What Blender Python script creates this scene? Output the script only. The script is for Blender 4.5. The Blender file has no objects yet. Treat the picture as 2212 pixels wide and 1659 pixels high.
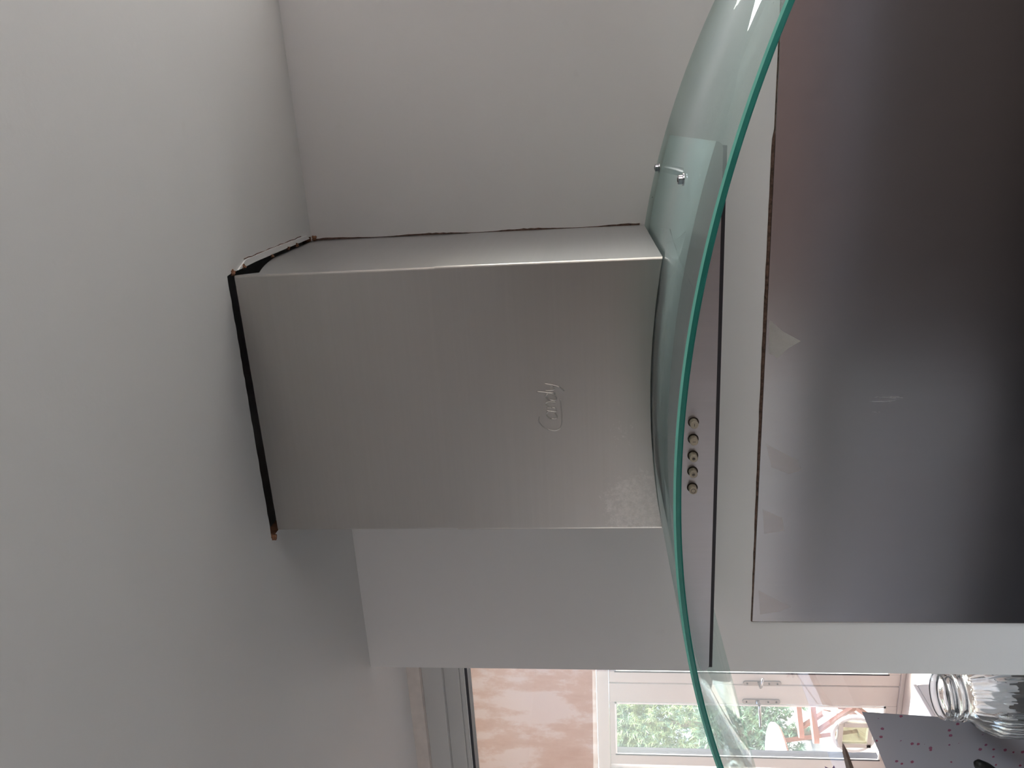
import bpy, bmesh, math, random
from mathutils import Vector, Matrix
S = bpy.context.scene
C = S.collection
PI = math.pi
E = 2.03                      # eye height above the floor; all z below are written relative to the eye

# ------------------------------------------------------------------ camera
cd = bpy.data.cameras.new('camera')
cam = bpy.data.objects.new('camera', cd)
C.objects.link(cam)
R = ((-0.05765472769106143, 0.9474563274617601, 0.31464653172654466),
     (0.09033633940377214, 0.3188289620589542, -0.9434974503068551),
     (-0.9942410563630913, -0.02597307269238359, -0.10397173335536981))
M = Matrix(R).to_4x4()
M.translation = (0, -1.08, E)
cam.matrix_world = M
cd.sensor_width = 36
cd.lens = 1662.58 / 2212 * 36
cd.clip_start = 0.02
S.camera = cam

# ------------------------------------------------------------------ world, sun, exposure
w = bpy.data.worlds.new('world')
S.world = w
w.use_nodes = True
nt = w.node_tree
bg = nt.nodes['Background']
sky = nt.nodes.new('ShaderNodeTexSky')
sky.sky_type = 'NISHITA'
sky.sun_disc = False
sky.sun_elevation = math.radians(48)
sky.sun_rotation = math.radians(25)
sky.air_density = 1.0
sky.dust_density = 3.0
sky.ozone_density = 0.6
mixc = nt.nodes.new('ShaderNodeMix'); mixc.data_type = 'RGBA'
mixc.inputs[0].default_value = 0.72
mixc.inputs[7].default_value = (0.340, 0.325, 0.318, 1)     # thin high cloud over the blue
nt.links.new(sky.outputs[0], mixc.inputs[6])
nt.links.new(mixc.outputs[2], bg.inputs[0])
bg.inputs[1].default_value = 6.3
sd = bpy.data.lights.new('sun', 'SUN')
sd.energy = 3.2
sd.angle = math.radians(0.6)
sd.color = (1, 0.95, 0.86)
so = bpy.data.objects.new('sun', sd)
C.objects.link(so)
so.rotation_euler = Vector((0.42, 0.55, 0.80)).to_track_quat('Z', 'Y').to_euler()

def portal(name, loc, rot, sx, sy):
    l = bpy.data.lights.new(name, 'AREA')
    l.shape = 'RECTANGLE'; l.size = sx; l.size_y = sy
    l.cycles.is_portal = True
    o = bpy.data.objects.new(name, l); C.objects.link(o)
    o.location = (loc[0], loc[1], loc[2] + E); o.rotation_euler = rot
portal('portal_window', (1.17, 0.345, -0.28), (-PI / 2, 0, 0), 1.85, 1.15)
portal('portal_roof', (-3.0, 1.65, 1.08), (0, 0, 0), 1.6, 0.9)
portal('portal_side', (2.18, -1.55, -0.40), (0, PI / 2, 0), 1.0, 1.5)
portal('portal_left', (-3.18, -1.75, -0.60), (0, -PI / 2, 0), 1.3, 1.7)  # sky portal at the added opening in the left wall
portal('portal_door', (-4.0, 3.46, -1.0), (-PI / 2, 0, 0), 1.7, 2.0)

S.view_settings.view_transform = 'Standard'
S.view_settings.look = 'None'
S.view_settings.exposure = 0.38
S.view_settings.gamma = 1.0
S.view_settings.use_curve_mapping = False
S.cycles.use_denoising = True
S.cycles.max_bounces = 14
S.cycles.diffuse_bounces = 6
S.cycles.glossy_bounces = 6
S.cycles.transmission_bounces = 12
S.cycles.transparent_max_bounces = 16
S.cycles.caustics_reflective = False
S.cycles.caustics_refractive = False
S.cycles.sample_clamp_indirect = 6.0

# ------------------------------------------------------------------ materials
def mat(name):
    m = bpy.data.materials.new(name); m.use_nodes = True
    return m, m.node_tree.nodes, m.node_tree.links, m.node_tree.nodes['Principled BSDF']

def plain(name, col, rough=0.5, metal=0.0, bump=0.0, bscale=40, spec=None, var=0.0):
    m, N, L, b = mat(name)
    b.inputs['Base Color'].default_value = (*col, 1)
    b.inputs['Roughness'].default_value = rough
    b.inputs['Metallic'].default_value = metal
    if spec is not None: b.inputs['Specular IOR Level'].default_value = spec
    if bump or var:
        tc = N.new('ShaderNodeTexCoord'); n = N.new('ShaderNodeTexNoise')
        n.inputs['Scale'].default_value = bscale; n.inputs['Detail'].default_value = 5
        L.new(tc.outputs['Object'], n.inputs['Vector'])
        if bump:
            bp = N.new('ShaderNodeBump'); bp.inputs['Strength'].default_value = bump
            bp.inputs['Distance'].default_value = 0.002
            L.new(n.outputs['Fac'], bp.inputs['Height']); L.new(bp.outputs[0], b.inputs['Normal'])
        if var:
            r = ramp(N, [(0.3, [c * (1 - var) for c in col]), (0.7, [min(1, c * (1 + var)) for c in col])])
            L.new(n.outputs['Fac'], r.inputs[0]); L.new(r.outputs[0], b.inputs['Base Color'])
    return m

def ramp(N, stops):
    r = N.new('ShaderNodeValToRGB')
    e = r.color_ramp.elements
    while len(e) < len(stops): e.new(0.5)
    for k, (p, c) in enumerate(stops):
        e[k].position = p; e[k].color = (*c, 1)
    return r

def noise(N, L, vec, scale, detail=4, rough=0.5, mapscale=None):
    n = N.new('ShaderNodeTexNoise')
    n.inputs['Scale'].default_value = scale; n.inputs['Detail'].default_value = detail
    n.inputs['Roughness'].default_value = rough
    if mapscale:
        mp = N.new('ShaderNodeMapping'); mp.inputs['Scale'].default_value = mapscale
        L.new(vec, mp.inputs['Vector']); vec = mp.outputs[0]
    L.new(vec, n.inputs['Vector'])
    return n.outputs['Fac']

def math_(N, L, op, a, b=None, clamp=False):
    m = N.new('ShaderNodeMath'); m.operation = op; m.use_clamp = clamp
    for k, v in enumerate((a, b)):
        if v is None: continue
        if isinstance(v, (int, float)): m.inputs[k].default_value = v
        else: L.new(v, m.inputs[k])
    return m.outputs[0]

def mixcol(N, L, fac, a, b):
    m = N.new('ShaderNodeMix'); m.data_type = 'RGBA'
    for k, v in ((0, fac), (6, a), (7, b)):
        if isinstance(v, (int, float)): m.inputs[k].default_value = v
        elif isinstance(v, (tuple, list)): m.inputs[k].default_value = (*v, 1)
        else: L.new(v, m.inputs[k])
    return m.outputs[2]

def wall_paint(name, col, mark=0.5):
    m, N, L, b = mat(name)
    tc = N.new('ShaderNodeTexCoord').outputs['Object']
    big = noise(N, L, tc, 2.2, 3)
    fine = noise(N, L, tc, 26, 6, 0.6)
    roll = noise(N, L, tc, 160, 3, 0.6)
    c = mixcol(N, L, big, [x * 0.955 for x in col], [min(1, x * 1.03) for x in col])
    v = N.new('ShaderNodeTexVoronoi'); v.inputs['Scale'].default_value = 5.5; L.new(tc, v.inputs['Vector'])
    speck = math_(N, L, 'LESS_THAN', v.outputs['Distance'], 0.016)
    c = mixcol(N, L, math_(N, L, 'MULTIPLY', speck, mark), c, (0.33, 0.31, 0.29))
    sm = ramp(N, [(0.66, (0, 0, 0)), (0.78, (1, 1, 1))]); L.new(fine, sm.inputs[0])
    c = mixcol(N, L, math_(N, L, 'MULTIPLY', sm.outputs[0], 0.05 * (1 + mark)), c, (0.4, 0.37, 0.35))
    L.new(c, b.inputs['Base Color'])
    b.inputs['Roughness'].default_value = 0.62
    b.inputs['Specular IOR Level'].default_value = 0.35
    h = math_(N, L, 'ADD', math_(N, L, 'MULTIPLY', fine, 0.6), math_(N, L, 'MULTIPLY', roll, 0.28))
    bp = N.new('ShaderNodeBump'); bp.inputs['Strength'].default_value = 0.22; bp.inputs['Distance'].default_value = 0.002
    L.new(h, bp.inputs['Height']); L.new(bp.outputs[0], b.inputs['Normal'])
    return m

def steel(name, col, rough, aniso, grime=0.0, rot=0.0, streak=(1, 1, 90), wear=None, tint=None, wstretch=None):
    """brushed stainless steel; wear = object-space spots (x, z, radius x, radius z, amount) where limescale dulls the sheet"""
    m, N, L, b = mat(name)
    tc = N.new('ShaderNodeTexCoord').outputs['Object']
    br = noise(N, L, tc, 3.0, 6, 0.7, streak)
    cl = noise(N, L, tc, 3.2, 4, 0.55)
    r = math_(N, L, 'ADD', rough - 0.05, math_(N, L, 'MULTIPLY', cl, 0.09))
    c = mixcol(N, L, br, [x * 0.93 for x in col], [min(1, x * 1.05) for x in col])
    cl2 = ramp(N, [(0.30, (0, 0, 0)), (0.80, (1, 1, 1))]); L.new(cl, cl2.inputs[0])
    c = mixcol(N, L, math_(N, L, 'MULTIPLY', cl2.outputs[0], grime), c, tint or (0.42, 0.33, 0.29))
    metal = None
    if wear:
        sx = N.new('ShaderNodeSeparateXYZ'); L.new(tc, sx.inputs[0])
        spk = noise(N, L, tc, 230, 5, 0.75, wstretch)
        blot = noise(N, L, tc, 30, 5, 0.7, wstretch)
        tot = None
        for (x, z, rx, rz, a) in wear:
            dx = math_(N, L, 'DIVIDE', math_(N, L, 'SUBTRACT', sx.outputs[0], x), rx)
            dz = math_(N, L, 'DIVIDE', math_(N, L, 'SUBTRACT', sx.outputs[2], z), rz)
            d = math_(N, L, 'SUBTRACT', 1.0, math_(N, L, 'ADD', math_(N, L, 'MULTIPLY', dx, dx), math_(N, L, 'MULTIPLY', dz, dz)), True)
            d = math_(N, L, 'MULTIPLY', d, a)
            tot = d if tot is None else math_(N, L, 'MAXIMUM', tot, d)
        k = math_(N, L, 'SUBTRACT', math_(N, L, 'ADD', math_(N, L, 'ADD', spk, math_(N, L, 'MULTIPLY', blot, 0.6)), tot), 1.0)
        kr = ramp(N, [(0.62, (0, 0, 0)), (0.95, (1, 1, 1))]); L.new(k, kr.inputs[0])
        c = mixcol(N, L, math_(N, L, 'MULTIPLY', kr.outputs[0], 0.85), c, (0.80, 0.76, 0.73))
        metal = math_(N, L, 'SUBTRACT', 1.0, math_(N, L, 'MULTIPLY', kr.outputs[0], 0.55))
        r = math_(N, L, 'ADD', r, math_(N, L, 'MULTIPLY', kr.outputs[0], 0.3))
    L.new(c, b.inputs['Base Color']); L.new(r, b.inputs['Roughness'])
    b.inputs['Metallic'].default_value = 1.0
    if metal is not None: L.new(metal, b.inputs['Metallic'])
    b.inputs['Anisotropic'].default_value = aniso
    b.inputs['Anisotropic Rotation'].default_value = rot
    return m

def sheet_glass(name, tint, base=0.04, gain=0.96, rough=0.02, film=0.0, filmcol=(0.75, 0.8, 0.8)):
    """clear sheet: straight-through light, Schlick reflection and an optional greasy dust film"""
    m = bpy.data.materials.new(name); m.use_nodes = True
    N, L = m.node_tree.nodes, m.node_tree.links
    N.remove(N['Principled BSDF'])
    out = N['Material Output']
    lw = N.new('ShaderNodeLayerWeight'); lw.inputs[0].default_value = 0.5
    f5 = math_(N, L, 'POWER', lw.outputs['Facing'], 5.0)
    fr = math_(N, L, 'ADD', math_(N, L, 'MULTIPLY', f5, gain), base, True)
    t = N.new('ShaderNodeBsdfTransparent'); t.inputs[0].default_value = (*tint, 1)
    g = N.new('ShaderNodeBsdfGlossy'); g.inputs['Roughness'].default_value = rough
    g.inputs[0].default_value = (0.95, 1, 1, 1)
    mx = N.new('ShaderNodeMixShader'); L.new(fr, mx.inputs[0]); L.new(t.outputs[0], mx.inputs[1]); L.new(g.outputs[0], mx.inputs[2])
    last = mx
    if film:
        tc = N.new('ShaderNodeTexCoord').outputs['Object']
        n = noise(N, L, tc, 9, 6, 0.7)
        v = N.new('ShaderNodeTexVoronoi'); v.inputs['Scale'].default_value = 95; L.new(tc, v.inputs['Vector'])
        sp = ramp(N, [(0.03, (1, 1, 1)), (0.10, (0, 0, 0))]); L.new(v.outputs['Distance'], sp.inputs[0])
        pick = math_(N, L, 'GREATER_THAN', noise(N, L, tc, 33, 2), 0.60)
        spk = math_(N, L, 'MULTIPLY', math_(N, L, 'MULTIPLY', sp.outputs[0], pick), 0.35)
        # dust shows more where the sheet is seen edge-on (longer path through the film)
        fac = math_(N, L, 'MULTIPLY', math_(N, L, 'ADD', 0.5, n), film)
        fac = math_(N, L, 'MULTIPLY', fac, math_(N, L, 'ADD', 0.5, math_(N, L, 'POWER', lw.outputs['Facing'], 3.0)))
        fac = math_(N, L, 'ADD', fac, spk, True)
        d = N.new('ShaderNodeBsdfDiffuse'); d.inputs[0].default_value = (*filmcol, 1)
        m2 = N.new('ShaderNodeMixShader'); L.new(fac, m2.inputs[0]); L.new(last.outputs[0], m2.inputs[1]); L.new(d.outputs[0], m2.inputs[2])
        last = m2
    L.new(last.outputs[0], out.inputs[0])
    return m

def plaster_pink():
    m, N, L, b = mat('bare_pink_plaster')
    tc = N.new('ShaderNodeTexCoord').outputs['Object']
    a = noise(N, L, tc, 1.6, 7, 0.68, (1.6, 1, 1.0))
    s = noise(N, L, tc, 2.4, 5, 0.6, (2.6, 1, 0.7))
    r = ramp(N, [(0.36, (0.66, 0.50, 0.42)), (0.47, (0.74, 0.60, 0.52)), (0.52, (0.84, 0.76, 0.71)), (0.75, (0.83, 0.73, 0.69))])
    L.new(math_(N, L, 'ADD', math_(N, L, 'MULTIPLY', a, 0.6), math_(N, L, 'MULTIPLY', s, 0.4)), r.inputs[0])
    L.new(r.outputs[0], b.inputs['Base Color']); b.inputs['Roughness'].default_value = 0.75
    return m

def dotted():
    m, N, L, b = mat('white_card_with_flower_dots')
    tc = N.new('ShaderNodeTexCoord').outputs['Object']
    v = N.new('ShaderNodeTexVoronoi'); v.inputs['Scale'].default_value = 62; v.inputs['Randomness'].default_value = 1.0
    L.new(tc, v.inputs['Vector'])
    wob = noise(N, L, tc, 500, 2)
    d = math_(N, L, 'ADD', v.outputs['Distance'], math_(N, L, 'MULTIPLY', wob, 0.16))
    dot = math_(N, L, 'LESS_THAN', d, 0.27)
    sep = N.new('ShaderNodeSeparateColor'); L.new(v.outputs['Color'], sep.inputs[0])
    pick = math_(N, L, 'GREATER_THAN', sep.outputs[0], 0.35)
    dc = mixcol(N, L, sep.outputs[1], (0.30, 0.03, 0.06), (0.16, 0.09, 0.18))
    c = mixcol(N, L, math_(N, L, 'MULTIPLY', dot, pick), (0.36, 0.34, 0.36), dc)
    L.new(c, b.inputs['Base Color']); b.inputs['Roughness'].default_value = 0.45
    t = N.new('ShaderNodeBsdfTranslucent'); L.new(c, t.inputs[0])
    mx = N.new('ShaderNodeMixShader'); mx.inputs[0].default_value = 0.30
    L.new(b.outputs[0], mx.inputs[1]); L.new(t.outputs[0], mx.inputs[2]); L.new(mx.outputs[0], N['Material Output'].inputs[0])
    return m

def wood(name, a, bcol, scale=6, stretch=(12, 1.2, 12), rough=0.6):
    m, N, L, b = mat(name)
    tc = N.new('ShaderNodeTexCoord').outputs['Object']
    n = noise(N, L, tc, scale, 6, 0.65, stretch)
    r = ramp(N, [(0.3, a), (0.7, bcol)]); L.new(n, r.inputs[0])
    L.new(r.outputs[0], b.inputs['Base Color']); b.inputs['Roughness'].default_value = rough
    return m

MT = dict(
    ceiling=wall_paint('ceiling_emulsion', (0.78, 0.775, 0.755), 0.25),
    wall=wall_paint('wall_emulsion', (0.86, 0.84, 0.825), 0.6),
    kitchen=wall_paint('kitchen_emulsion', (0.76, 0.74, 0.72), 0.2),
    pink=plaster_pink(),
    dark=plain('void_dark', (0.012, 0.010, 0.009), 0.9),
    raw=plain('broken_plaster', (0.23, 0.11, 0.06), 0.9, 0, 0.8, 120, None, 0.5),
    rustline=plain('brown_stained_gap', (0.13, 0.075, 0.055), 0.9, 0, 0.5, 200, None, 0.6),
    filler=plain('white_filler', (0.90, 0.89, 0.87), 0.7, 0, 0.5, 60),
    steel=steel('brushed_steel_cover', (0.53, 0.51, 0.49), 0.33, 0.55, 0.16, 0.0, (1, 1, 60),
                [(-0.425, -0.045, 0.10, 0.075, 1.0), (-0.34, -0.03, 0.15, 0.065, 0.75), (-0.24, -0.03, 0.14, 0.06, 0.62)]),
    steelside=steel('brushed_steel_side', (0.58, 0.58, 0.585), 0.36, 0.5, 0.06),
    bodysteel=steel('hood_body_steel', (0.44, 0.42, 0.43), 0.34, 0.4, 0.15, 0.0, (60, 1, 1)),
    panel=steel('splashback_steel', (0.43, 0.41, 0.405), 0.21, 0.6, 0.24, 0.0, (50, 1, 1),
                [(-0.395, -0.40, 0.05, 0.17, 0.80), (-0.34, -0.33, 0.10, 0.07, 0.62), (-0.55, -0.30, 0.10, 0.05, 0.62), (-0.72, -0.33, 0.04, 0.12, 0.60)], (0.46, 0.36, 0.33), (1, 1, 0.07)),
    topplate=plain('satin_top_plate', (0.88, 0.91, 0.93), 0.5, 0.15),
    film=sheet_glass('greasy_residue', (0.97, 0.96, 0.95), 0.02, 0.1, 0.4, 1.1, (0.84, 0.80, 0.74)),
    film2=sheet_glass('thin_residue', (1.0, 0.98, 0.97), 0.01, 0.1, 0.4, 0.16, (0.90, 0.82, 0.78)),
    chrome=plain('chrome', (0.42, 0.42, 0.45), 0.15, 1.0),
    darkmetal=plain('dark_metal', (0.06, 0.055, 0.055), 0.4, 0.8),
    hole=plain('button_hole_shade', (0.035, 0.024, 0.016), 0.8),
    lip=plain('hood_underside', (0.035, 0.03, 0.035), 0.5, 0.3),
    canopy=sheet_glass('canopy_glass', (0.90, 0.96, 0.945), 0.05, 0.55, 0.035, 0.12, (0.70, 0.80, 0.80)),
    pane=sheet_glass('window_glass', (0.97, 0.985, 0.98), 0.05, 0.9, 0.0),
    button=plain('cream_button', (0.50, 0.42, 0.32), 0.4),
    mark=plain('button_mark', (0.12, 0.10, 0.09), 0.6),
    greyframe=plain('grey_window_frame', (0.60, 0.595, 0.58), 0.45, 0, 0.05, 60),
    lintel=plain('lintel_plaster', (0.74, 0.67, 0.62), 0.75, 0, 0.4, 30, None, 0.08),
    gasket=plain('black_gasket', (0.02, 0.02, 0.03), 0.5),
    upvc=plain('door_upvc', (0.57, 0.525, 0.505), 0.35),
    bead=plain('white_bead', (0.88, 0.87, 0.85), 0.3),
    floor=plain('extension_floor', (0.66, 0.58, 0.53), 0.55, 0, 0.05, 20),
    kfloor=plain('dark_kitchen_floor', (0.012, 0.010, 0.009), 0.7),
    cab=plain('cabinet_front', (0.36, 0.35, 0.34), 0.5),
    fridge=plain('dark_fridge', (0.04, 0.04, 0.045), 0.35),
    tall=plain('dark_brown_cabinet', (0.055, 0.045, 0.04), 0.45),
    rosewall=plain('dusky_pink_wall', (0.17, 0.115, 0.105), 0.6),
    greytop=plain('pale_grey_worktop', (0.20, 0.21, 0.24), 0.3),
    top=plain('dark_worktop', (0.03, 0.03, 0.03), 0.3),
    card=dotted(),
    clear=None,
    leaf=plain('dry_brown_leaf', (0.20, 0.13, 0.10), 0.6, 0, 0, 40, None, 0.3),
    petal=plain('purple_petal', (0.16, 0.10, 0.22), 0.6),
    black=plain('black_plastic', (0.012, 0.012, 0.010), 0.45),
    whiteplastic=plain('white_plastic', (0.85, 0.86, 0.88), 0.35),
    flap=plain('cat_flap_plastic', (0.62, 0.58, 0.55), 0.4),
    flapglass=sheet_glass('cat_flap_window', (0.80, 0.80, 0.74), 0.06, 0.9, 0.1, 0.15, (0.7, 0.7, 0.62)),
    mat_=plain('brown_mat', (0.36, 0.24, 0.20), 0.9, 0, 0.3, 90),
    deck=wood('weathered_deck', (0.15, 0.125, 0.09), (0.26, 0.22, 0.165), 5, (9, 0.8, 9)),
    teak=wood('red_brown_teak', (0.13, 0.045, 0.032), (0.20, 0.085, 0.06)),
    bleached=wood('sun_bleached_slats', (0.48, 0.45, 0.41), (0.60, 0.57, 0.53)),
    tabletop=plain('white_table_top', (0.88, 0.86, 0.84), 0.45),
    render=plain('white_garden_wall', (0.86, 0.87, 0.88), 0.8, 0, 0.3, 20),
    grass=plain('pale_gravel', (0.30, 0.28, 0.25), 0.9, 0, 0.5, 90, None, 0.2),
    bark=plain('bark', (0.13, 0.10, 0.07), 0.9, 0, 0.6, 60),
)
def edge_glass():
    m, N, L, b = mat('teal_glass_edge')
    b.inputs['Base Color'].default_value = (0.01, 0.24, 0.19, 1)
    b.inputs['Roughness'].default_value = 0.22
    b.inputs['Transmission Weight'].default_value = 0.35
    b.inputs['IOR'].default_value = 1.5
    return m
MT['edge'] = edge_glass()
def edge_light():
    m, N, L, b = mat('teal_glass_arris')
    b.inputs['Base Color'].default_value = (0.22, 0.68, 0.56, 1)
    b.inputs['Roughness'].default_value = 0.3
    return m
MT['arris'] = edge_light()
def clear_glass():
    m, N, L, b = mat('jar_glass')
    b.inputs['Base Color'].default_value = (0.93, 0.95, 0.93, 1)
    b.inputs['Roughness'].default_value = 0.03
    b.inputs['Transmission Weight'].default_value = 1.0
    b.inputs['IOR'].default_value = 1.47
    return m
MT['clear'] = clear_glass()
def needles(name, a, b_):
    m, N, L, b = mat(name)
    tc = N.new('ShaderNodeTexCoord').outputs['Object']
    r = ramp(N, [(0.35, a), (0.65, b_)]); L.new(noise(N, L, tc, 7, 3), r.inputs[0])
    L.new(r.outputs[0], b.inputs['Base Color']); b.inputs['Roughness'].default_value = 0.6
    return m
MT['needle'] = needles('conifer_needles', (0.035, 0.08, 0.045), (0.17, 0.20, 0.07))
MT['needle2'] = needles('conifer_needles_blue', (0.025, 0.07, 0.05), (0.09, 0.15, 0.07))

# ------------------------------------------------------------------ mesh helpers (z relative to the eye)
def obj(name, bm, m, parent=None, smooth=False, loc=None):
    me = bpy.data.meshes.new(name)
    if loc is not None:
        bmesh.ops.translate(bm, verts=bm.verts, vec=Vector((-loc[0], -loc[1], -loc[2])))
    bmesh.ops.recalc_face_normals(bm, faces=bm.faces)
    bm.to_mesh(me); bm.free()
    for x in (m if isinstance(m, (list, tuple)) else [m]): me.materials.append(x)
    if smooth:
        for p in me.polygons: p.use_smooth = True
    o = bpy.data.objects.new(name, me); C.objects.link(o)
    if loc is not None: o.location = (loc[0], loc[1], loc[2] + E)
    else: o.location = (0, 0, E)
    if parent is not None:
        o.parent = parent
        bpy.context.view_layer.update() if False else None
        o.matrix_parent_inverse = Matrix.Translation(-Vector(parent.location)) if parent.rotation_euler.z == 0 else parent.matrix_basis.inverted()
    return o

def empty(name, loc):
    o = bpy.data.objects.new(name, None); C.objects.link(o)
    o.location = (loc[0], loc[1], loc[2] + E); o.empty_display_size = 0.05
    return o

def tag(o, label=None, cat=None, group=None, kind=None):
    if label: o['label'] = label
    if cat: o['category'] = cat
    if group: o['group'] = group
    if kind: o['kind'] = kind
    return o

def box(bm, x0, x1, y0, y1, z0, z1, bev=0.0):
    r = bmesh.ops.create_cube(bm, size=1)
    v = r['verts']
    bmesh.ops.scale(bm, verts=v, vec=(x1 - x0, y1 - y0, z1 - z0))
    bmesh.ops.translate(bm, verts=v, vec=((x0 + x1) / 2, (y0 + y1) / 2, (z0 + z1) / 2))
    if bev:
        es = list({e for q in v for e in q.link_edges})
        bmesh.ops.bevel(bm, geom=es, offset=bev, segments=2, affect='EDGES', profile=0.5)
    return bm

def bx(*a, bev=0.0):
    return box(bmesh.new(), *a, bev=bev)

def tube(bm, pts, rad, seg=10, cap=True):
    """round bar through pts; rad is one number or one per point"""
    pts = [Vector(p) for p in pts]
    rs = rad if isinstance(rad, (list, tuple)) else [rad] * len(pts)
    rings = []
    for k, p in enumerate(pts):
        d = (pts[min(k + 1, len(pts) - 1)] - pts[max(k - 1, 0)]).normalized()
        up = Vector((0, 0, 1)) if abs(d.z) < 0.9 else Vector((1, 0, 0))
        a = d.cross(up).normalized(); b = d.cross(a).normalized()
        rings.append([bm.verts.new(p + (a * math.cos(2 * PI * j / seg) + b * math.sin(2 * PI * j / seg)) * rs[k]) for j in range(seg)])
    for r0, r1 in zip(rings, rings[1:]):
        for j in range(seg):
            bm.faces.new((r0[j], r0[(j + 1) % seg], r1[(j + 1) % seg], r1[j]))
    if cap:
        bm.faces.new(rings[0][::-1]); bm.faces.new(rings[-1])
    return bm

def lathe(bm, prof, c, seg=48, ribs=None, caps=True):
    """prof = [(r, z)], optionally scalloped between two heights"""
    rings = []
    for r, z in prof:
        ring = []
        for j in range(seg):
            a = 2 * PI * j / seg
            rr = r
            if ribs and ribs[1] <= z <= ribs[2]:
                rr = r * (1 + ribs[3] * (abs(math.cos(a * ribs[0] / 2)) - 0.6))
            ring.append(bm.verts.new((c[0] + rr * math.cos(a), c[1] + rr * math.sin(a), c[2] + z)))
        rings.append(ring)
    for r0, r1 in zip(rings, rings[1:]):
        for j in range(seg):
            bm.faces.new((r0[j], r0[(j + 1) % seg], r1[(j + 1) % seg], r1[j]))
    if caps:
        bm.faces.new(rings[0][::-1]); bm.faces.new(rings[-1])
    return bm

def prism(bm, poly, axis, a, b):
    """extrude a 2D outline along an axis from a to b; axis 'y' takes (x, z), 'z' takes (x, y), 'x' takes (y, z)"""
    def P(u, v, t): return {'y': (u, t, v), 'z': (u, v, t), 'x': (t, u, v)}[axis]
    A = [bm.verts.new(P(u, v, a)) for u, v in poly]; B = [bm.verts.new(P(u, v, b)) for u, v in poly]
    n = len(poly)
    for k in range(n): bm.faces.new((A[k], A[(k + 1) % n], B[(k + 1) % n], B[k]))
    bm.faces.new(A[::-1]); bm.faces.new(B)
    return bm

# ------------------------------------------------------------------ measures of the room
ZC = 0.3946                   # ceiling
FL = -E                       # floor
XE = -0.870                   # left end of the hood wall
XR = 0.235                    # right end of the hood wall
CL, CR, DC = -0.4527, -0.1353, 0.2712      # chimney cover
XC, Z0, RA = -0.2921, -0.0636, 0.9696      # arch of the glass
YF, WG, TG = 0.502, 0.456, 0.0065
ZB, YB = -0.1154, 0.384
def arc(x): return Z0 - (RA - math.sqrt(RA * RA - (x - XC) ** 2))

# ------------------------------------------------------------------ the setting
rnd = random.Random(4)
def ceiling_mesh():
    bm = bmesh.new()
    def jag(p, q, n, a):
        out = []
        for k in range(n):
            t = k / n
            x = p[0] + (q[0] - p[0]) * t; y = p[1] + (q[1] - p[1]) * t
            if k: x += rnd.uniform(-a, a); y += rnd.uniform(-a, a)
            out.append((x, y))
        return out
    c = [(-0.1355, -0.2755), (-0.458, -0.2795), (-0.4565, -0.002), (-0.1300, -0.002), (-0.1290, -0.13)]
    hole = []
    hole += jag(c[0], c[1], 46, 0.0007) + jag(c[1], c[2], 8, 0.0003) + jag(c[2], c[3], 8, 0.0003) + jag(c[3], c[4], 14, 0.0006) + jag(c[4], c[0], 14, 0.0009)
    outer = [(-3.2, -3.2), (2.2, -3.2), (2.2, 0.2), (-3.2, 0.2)]
    es = []
    for loop in (outer, hole):
        vs = [bm.verts.new((x, y, ZC)) for x, y in loop]
        es += [bm.edges.new((vs[k], vs[(k + 1) % len(vs)])) for k in range(len(vs))]
    bmesh.ops.triangle_fill(bm, use_beauty=True, edges=es)
    r = bmesh.ops.extrude_face_region(bm, geom=list(bm.faces))
    bmesh.ops.translate(bm, verts=[g for g in r['geom'] if isinstance(g, bmesh.types.BMVert)], vec=(0, 0, 0.013))
    bmesh.ops.recalc_face_normals(bm, faces=bm.faces)
    for f in bm.faces:
        cc = f.calc_center_median()
        if abs(f.normal.z) < 0.3 and -0.6 < cc.x < 0 and -0.4 < cc.y < 0.1: f.material_index = 1
    return bm
ceil = tag(obj('ceiling', ceiling_mesh(), [MT['ceiling'], MT['raw']]), kind='structure')
# raised strip of filler between the crack and the hole, and brown crumbs of broken board
bm = bmesh.new()
prism(bm, [(-0.1335, -0.250), (-0.1255, -0.226), (-0.1245, -0.15), (-0.1250, -0.08), (-0.1262, -0.02), (-0.1315, -0.012), (-0.1315, -0.10), (-0.1320, -0.20)], 'z', ZC - 0.0018, ZC)
obj('filler_strip', bm, MT['filler'], ceil)
bm = bmesh.new()
tube(bm, [(-0.1245 + 0.0006 * math.sin(k * 2.3), -0.228 + k * 0.0125, ZC - 0.0002) for k in range(16)], 0.0006, 5)
obj('crack', bm, MT['rustline'], ceil)
for (x, y, z, s) in [(-0.1322, -0.006, ZC - 0.006, 0.0040), (-0.1318, -0.235, ZC - 0.001, 0.0033), (-0.1325, -0.095, ZC - 0.0016, 0.0026), (-0.1325, -0.065, ZC - 0.0016, 0.0030), (-0.1340, -0.262, ZC - 0.001, 0.0035),
                     (-0.1338, -0.150, ZC - 0.0016, 0.0022), (-0.4575, -0.2770, ZC - 0.002, 0.0040)]:
    bm = bmesh.new()
    r = bmesh.ops.create_icosphere(bm, subdivisions=2, radius=s)
    for v in r['verts']: v.co *= rnd.uniform(0.5, 1.3)
    bmesh.ops.translate(bm, verts=bm.verts, vec=(x, y, z))
    obj('plaster_crumb', bm, MT['raw'], ceil)
# the dark space above the ceiling
tag(obj('ceiling_void', bx(-3.4, 2.4, -3.4, 0.34, 0.60, 0.66), MT['dark']), kind='structure')

# the wall that carries the hood
wall = tag(obj('wall_hood', bx(XE, XR, 0, 0.2, FL, 0.60), MT['wall']), kind='structure')
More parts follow.
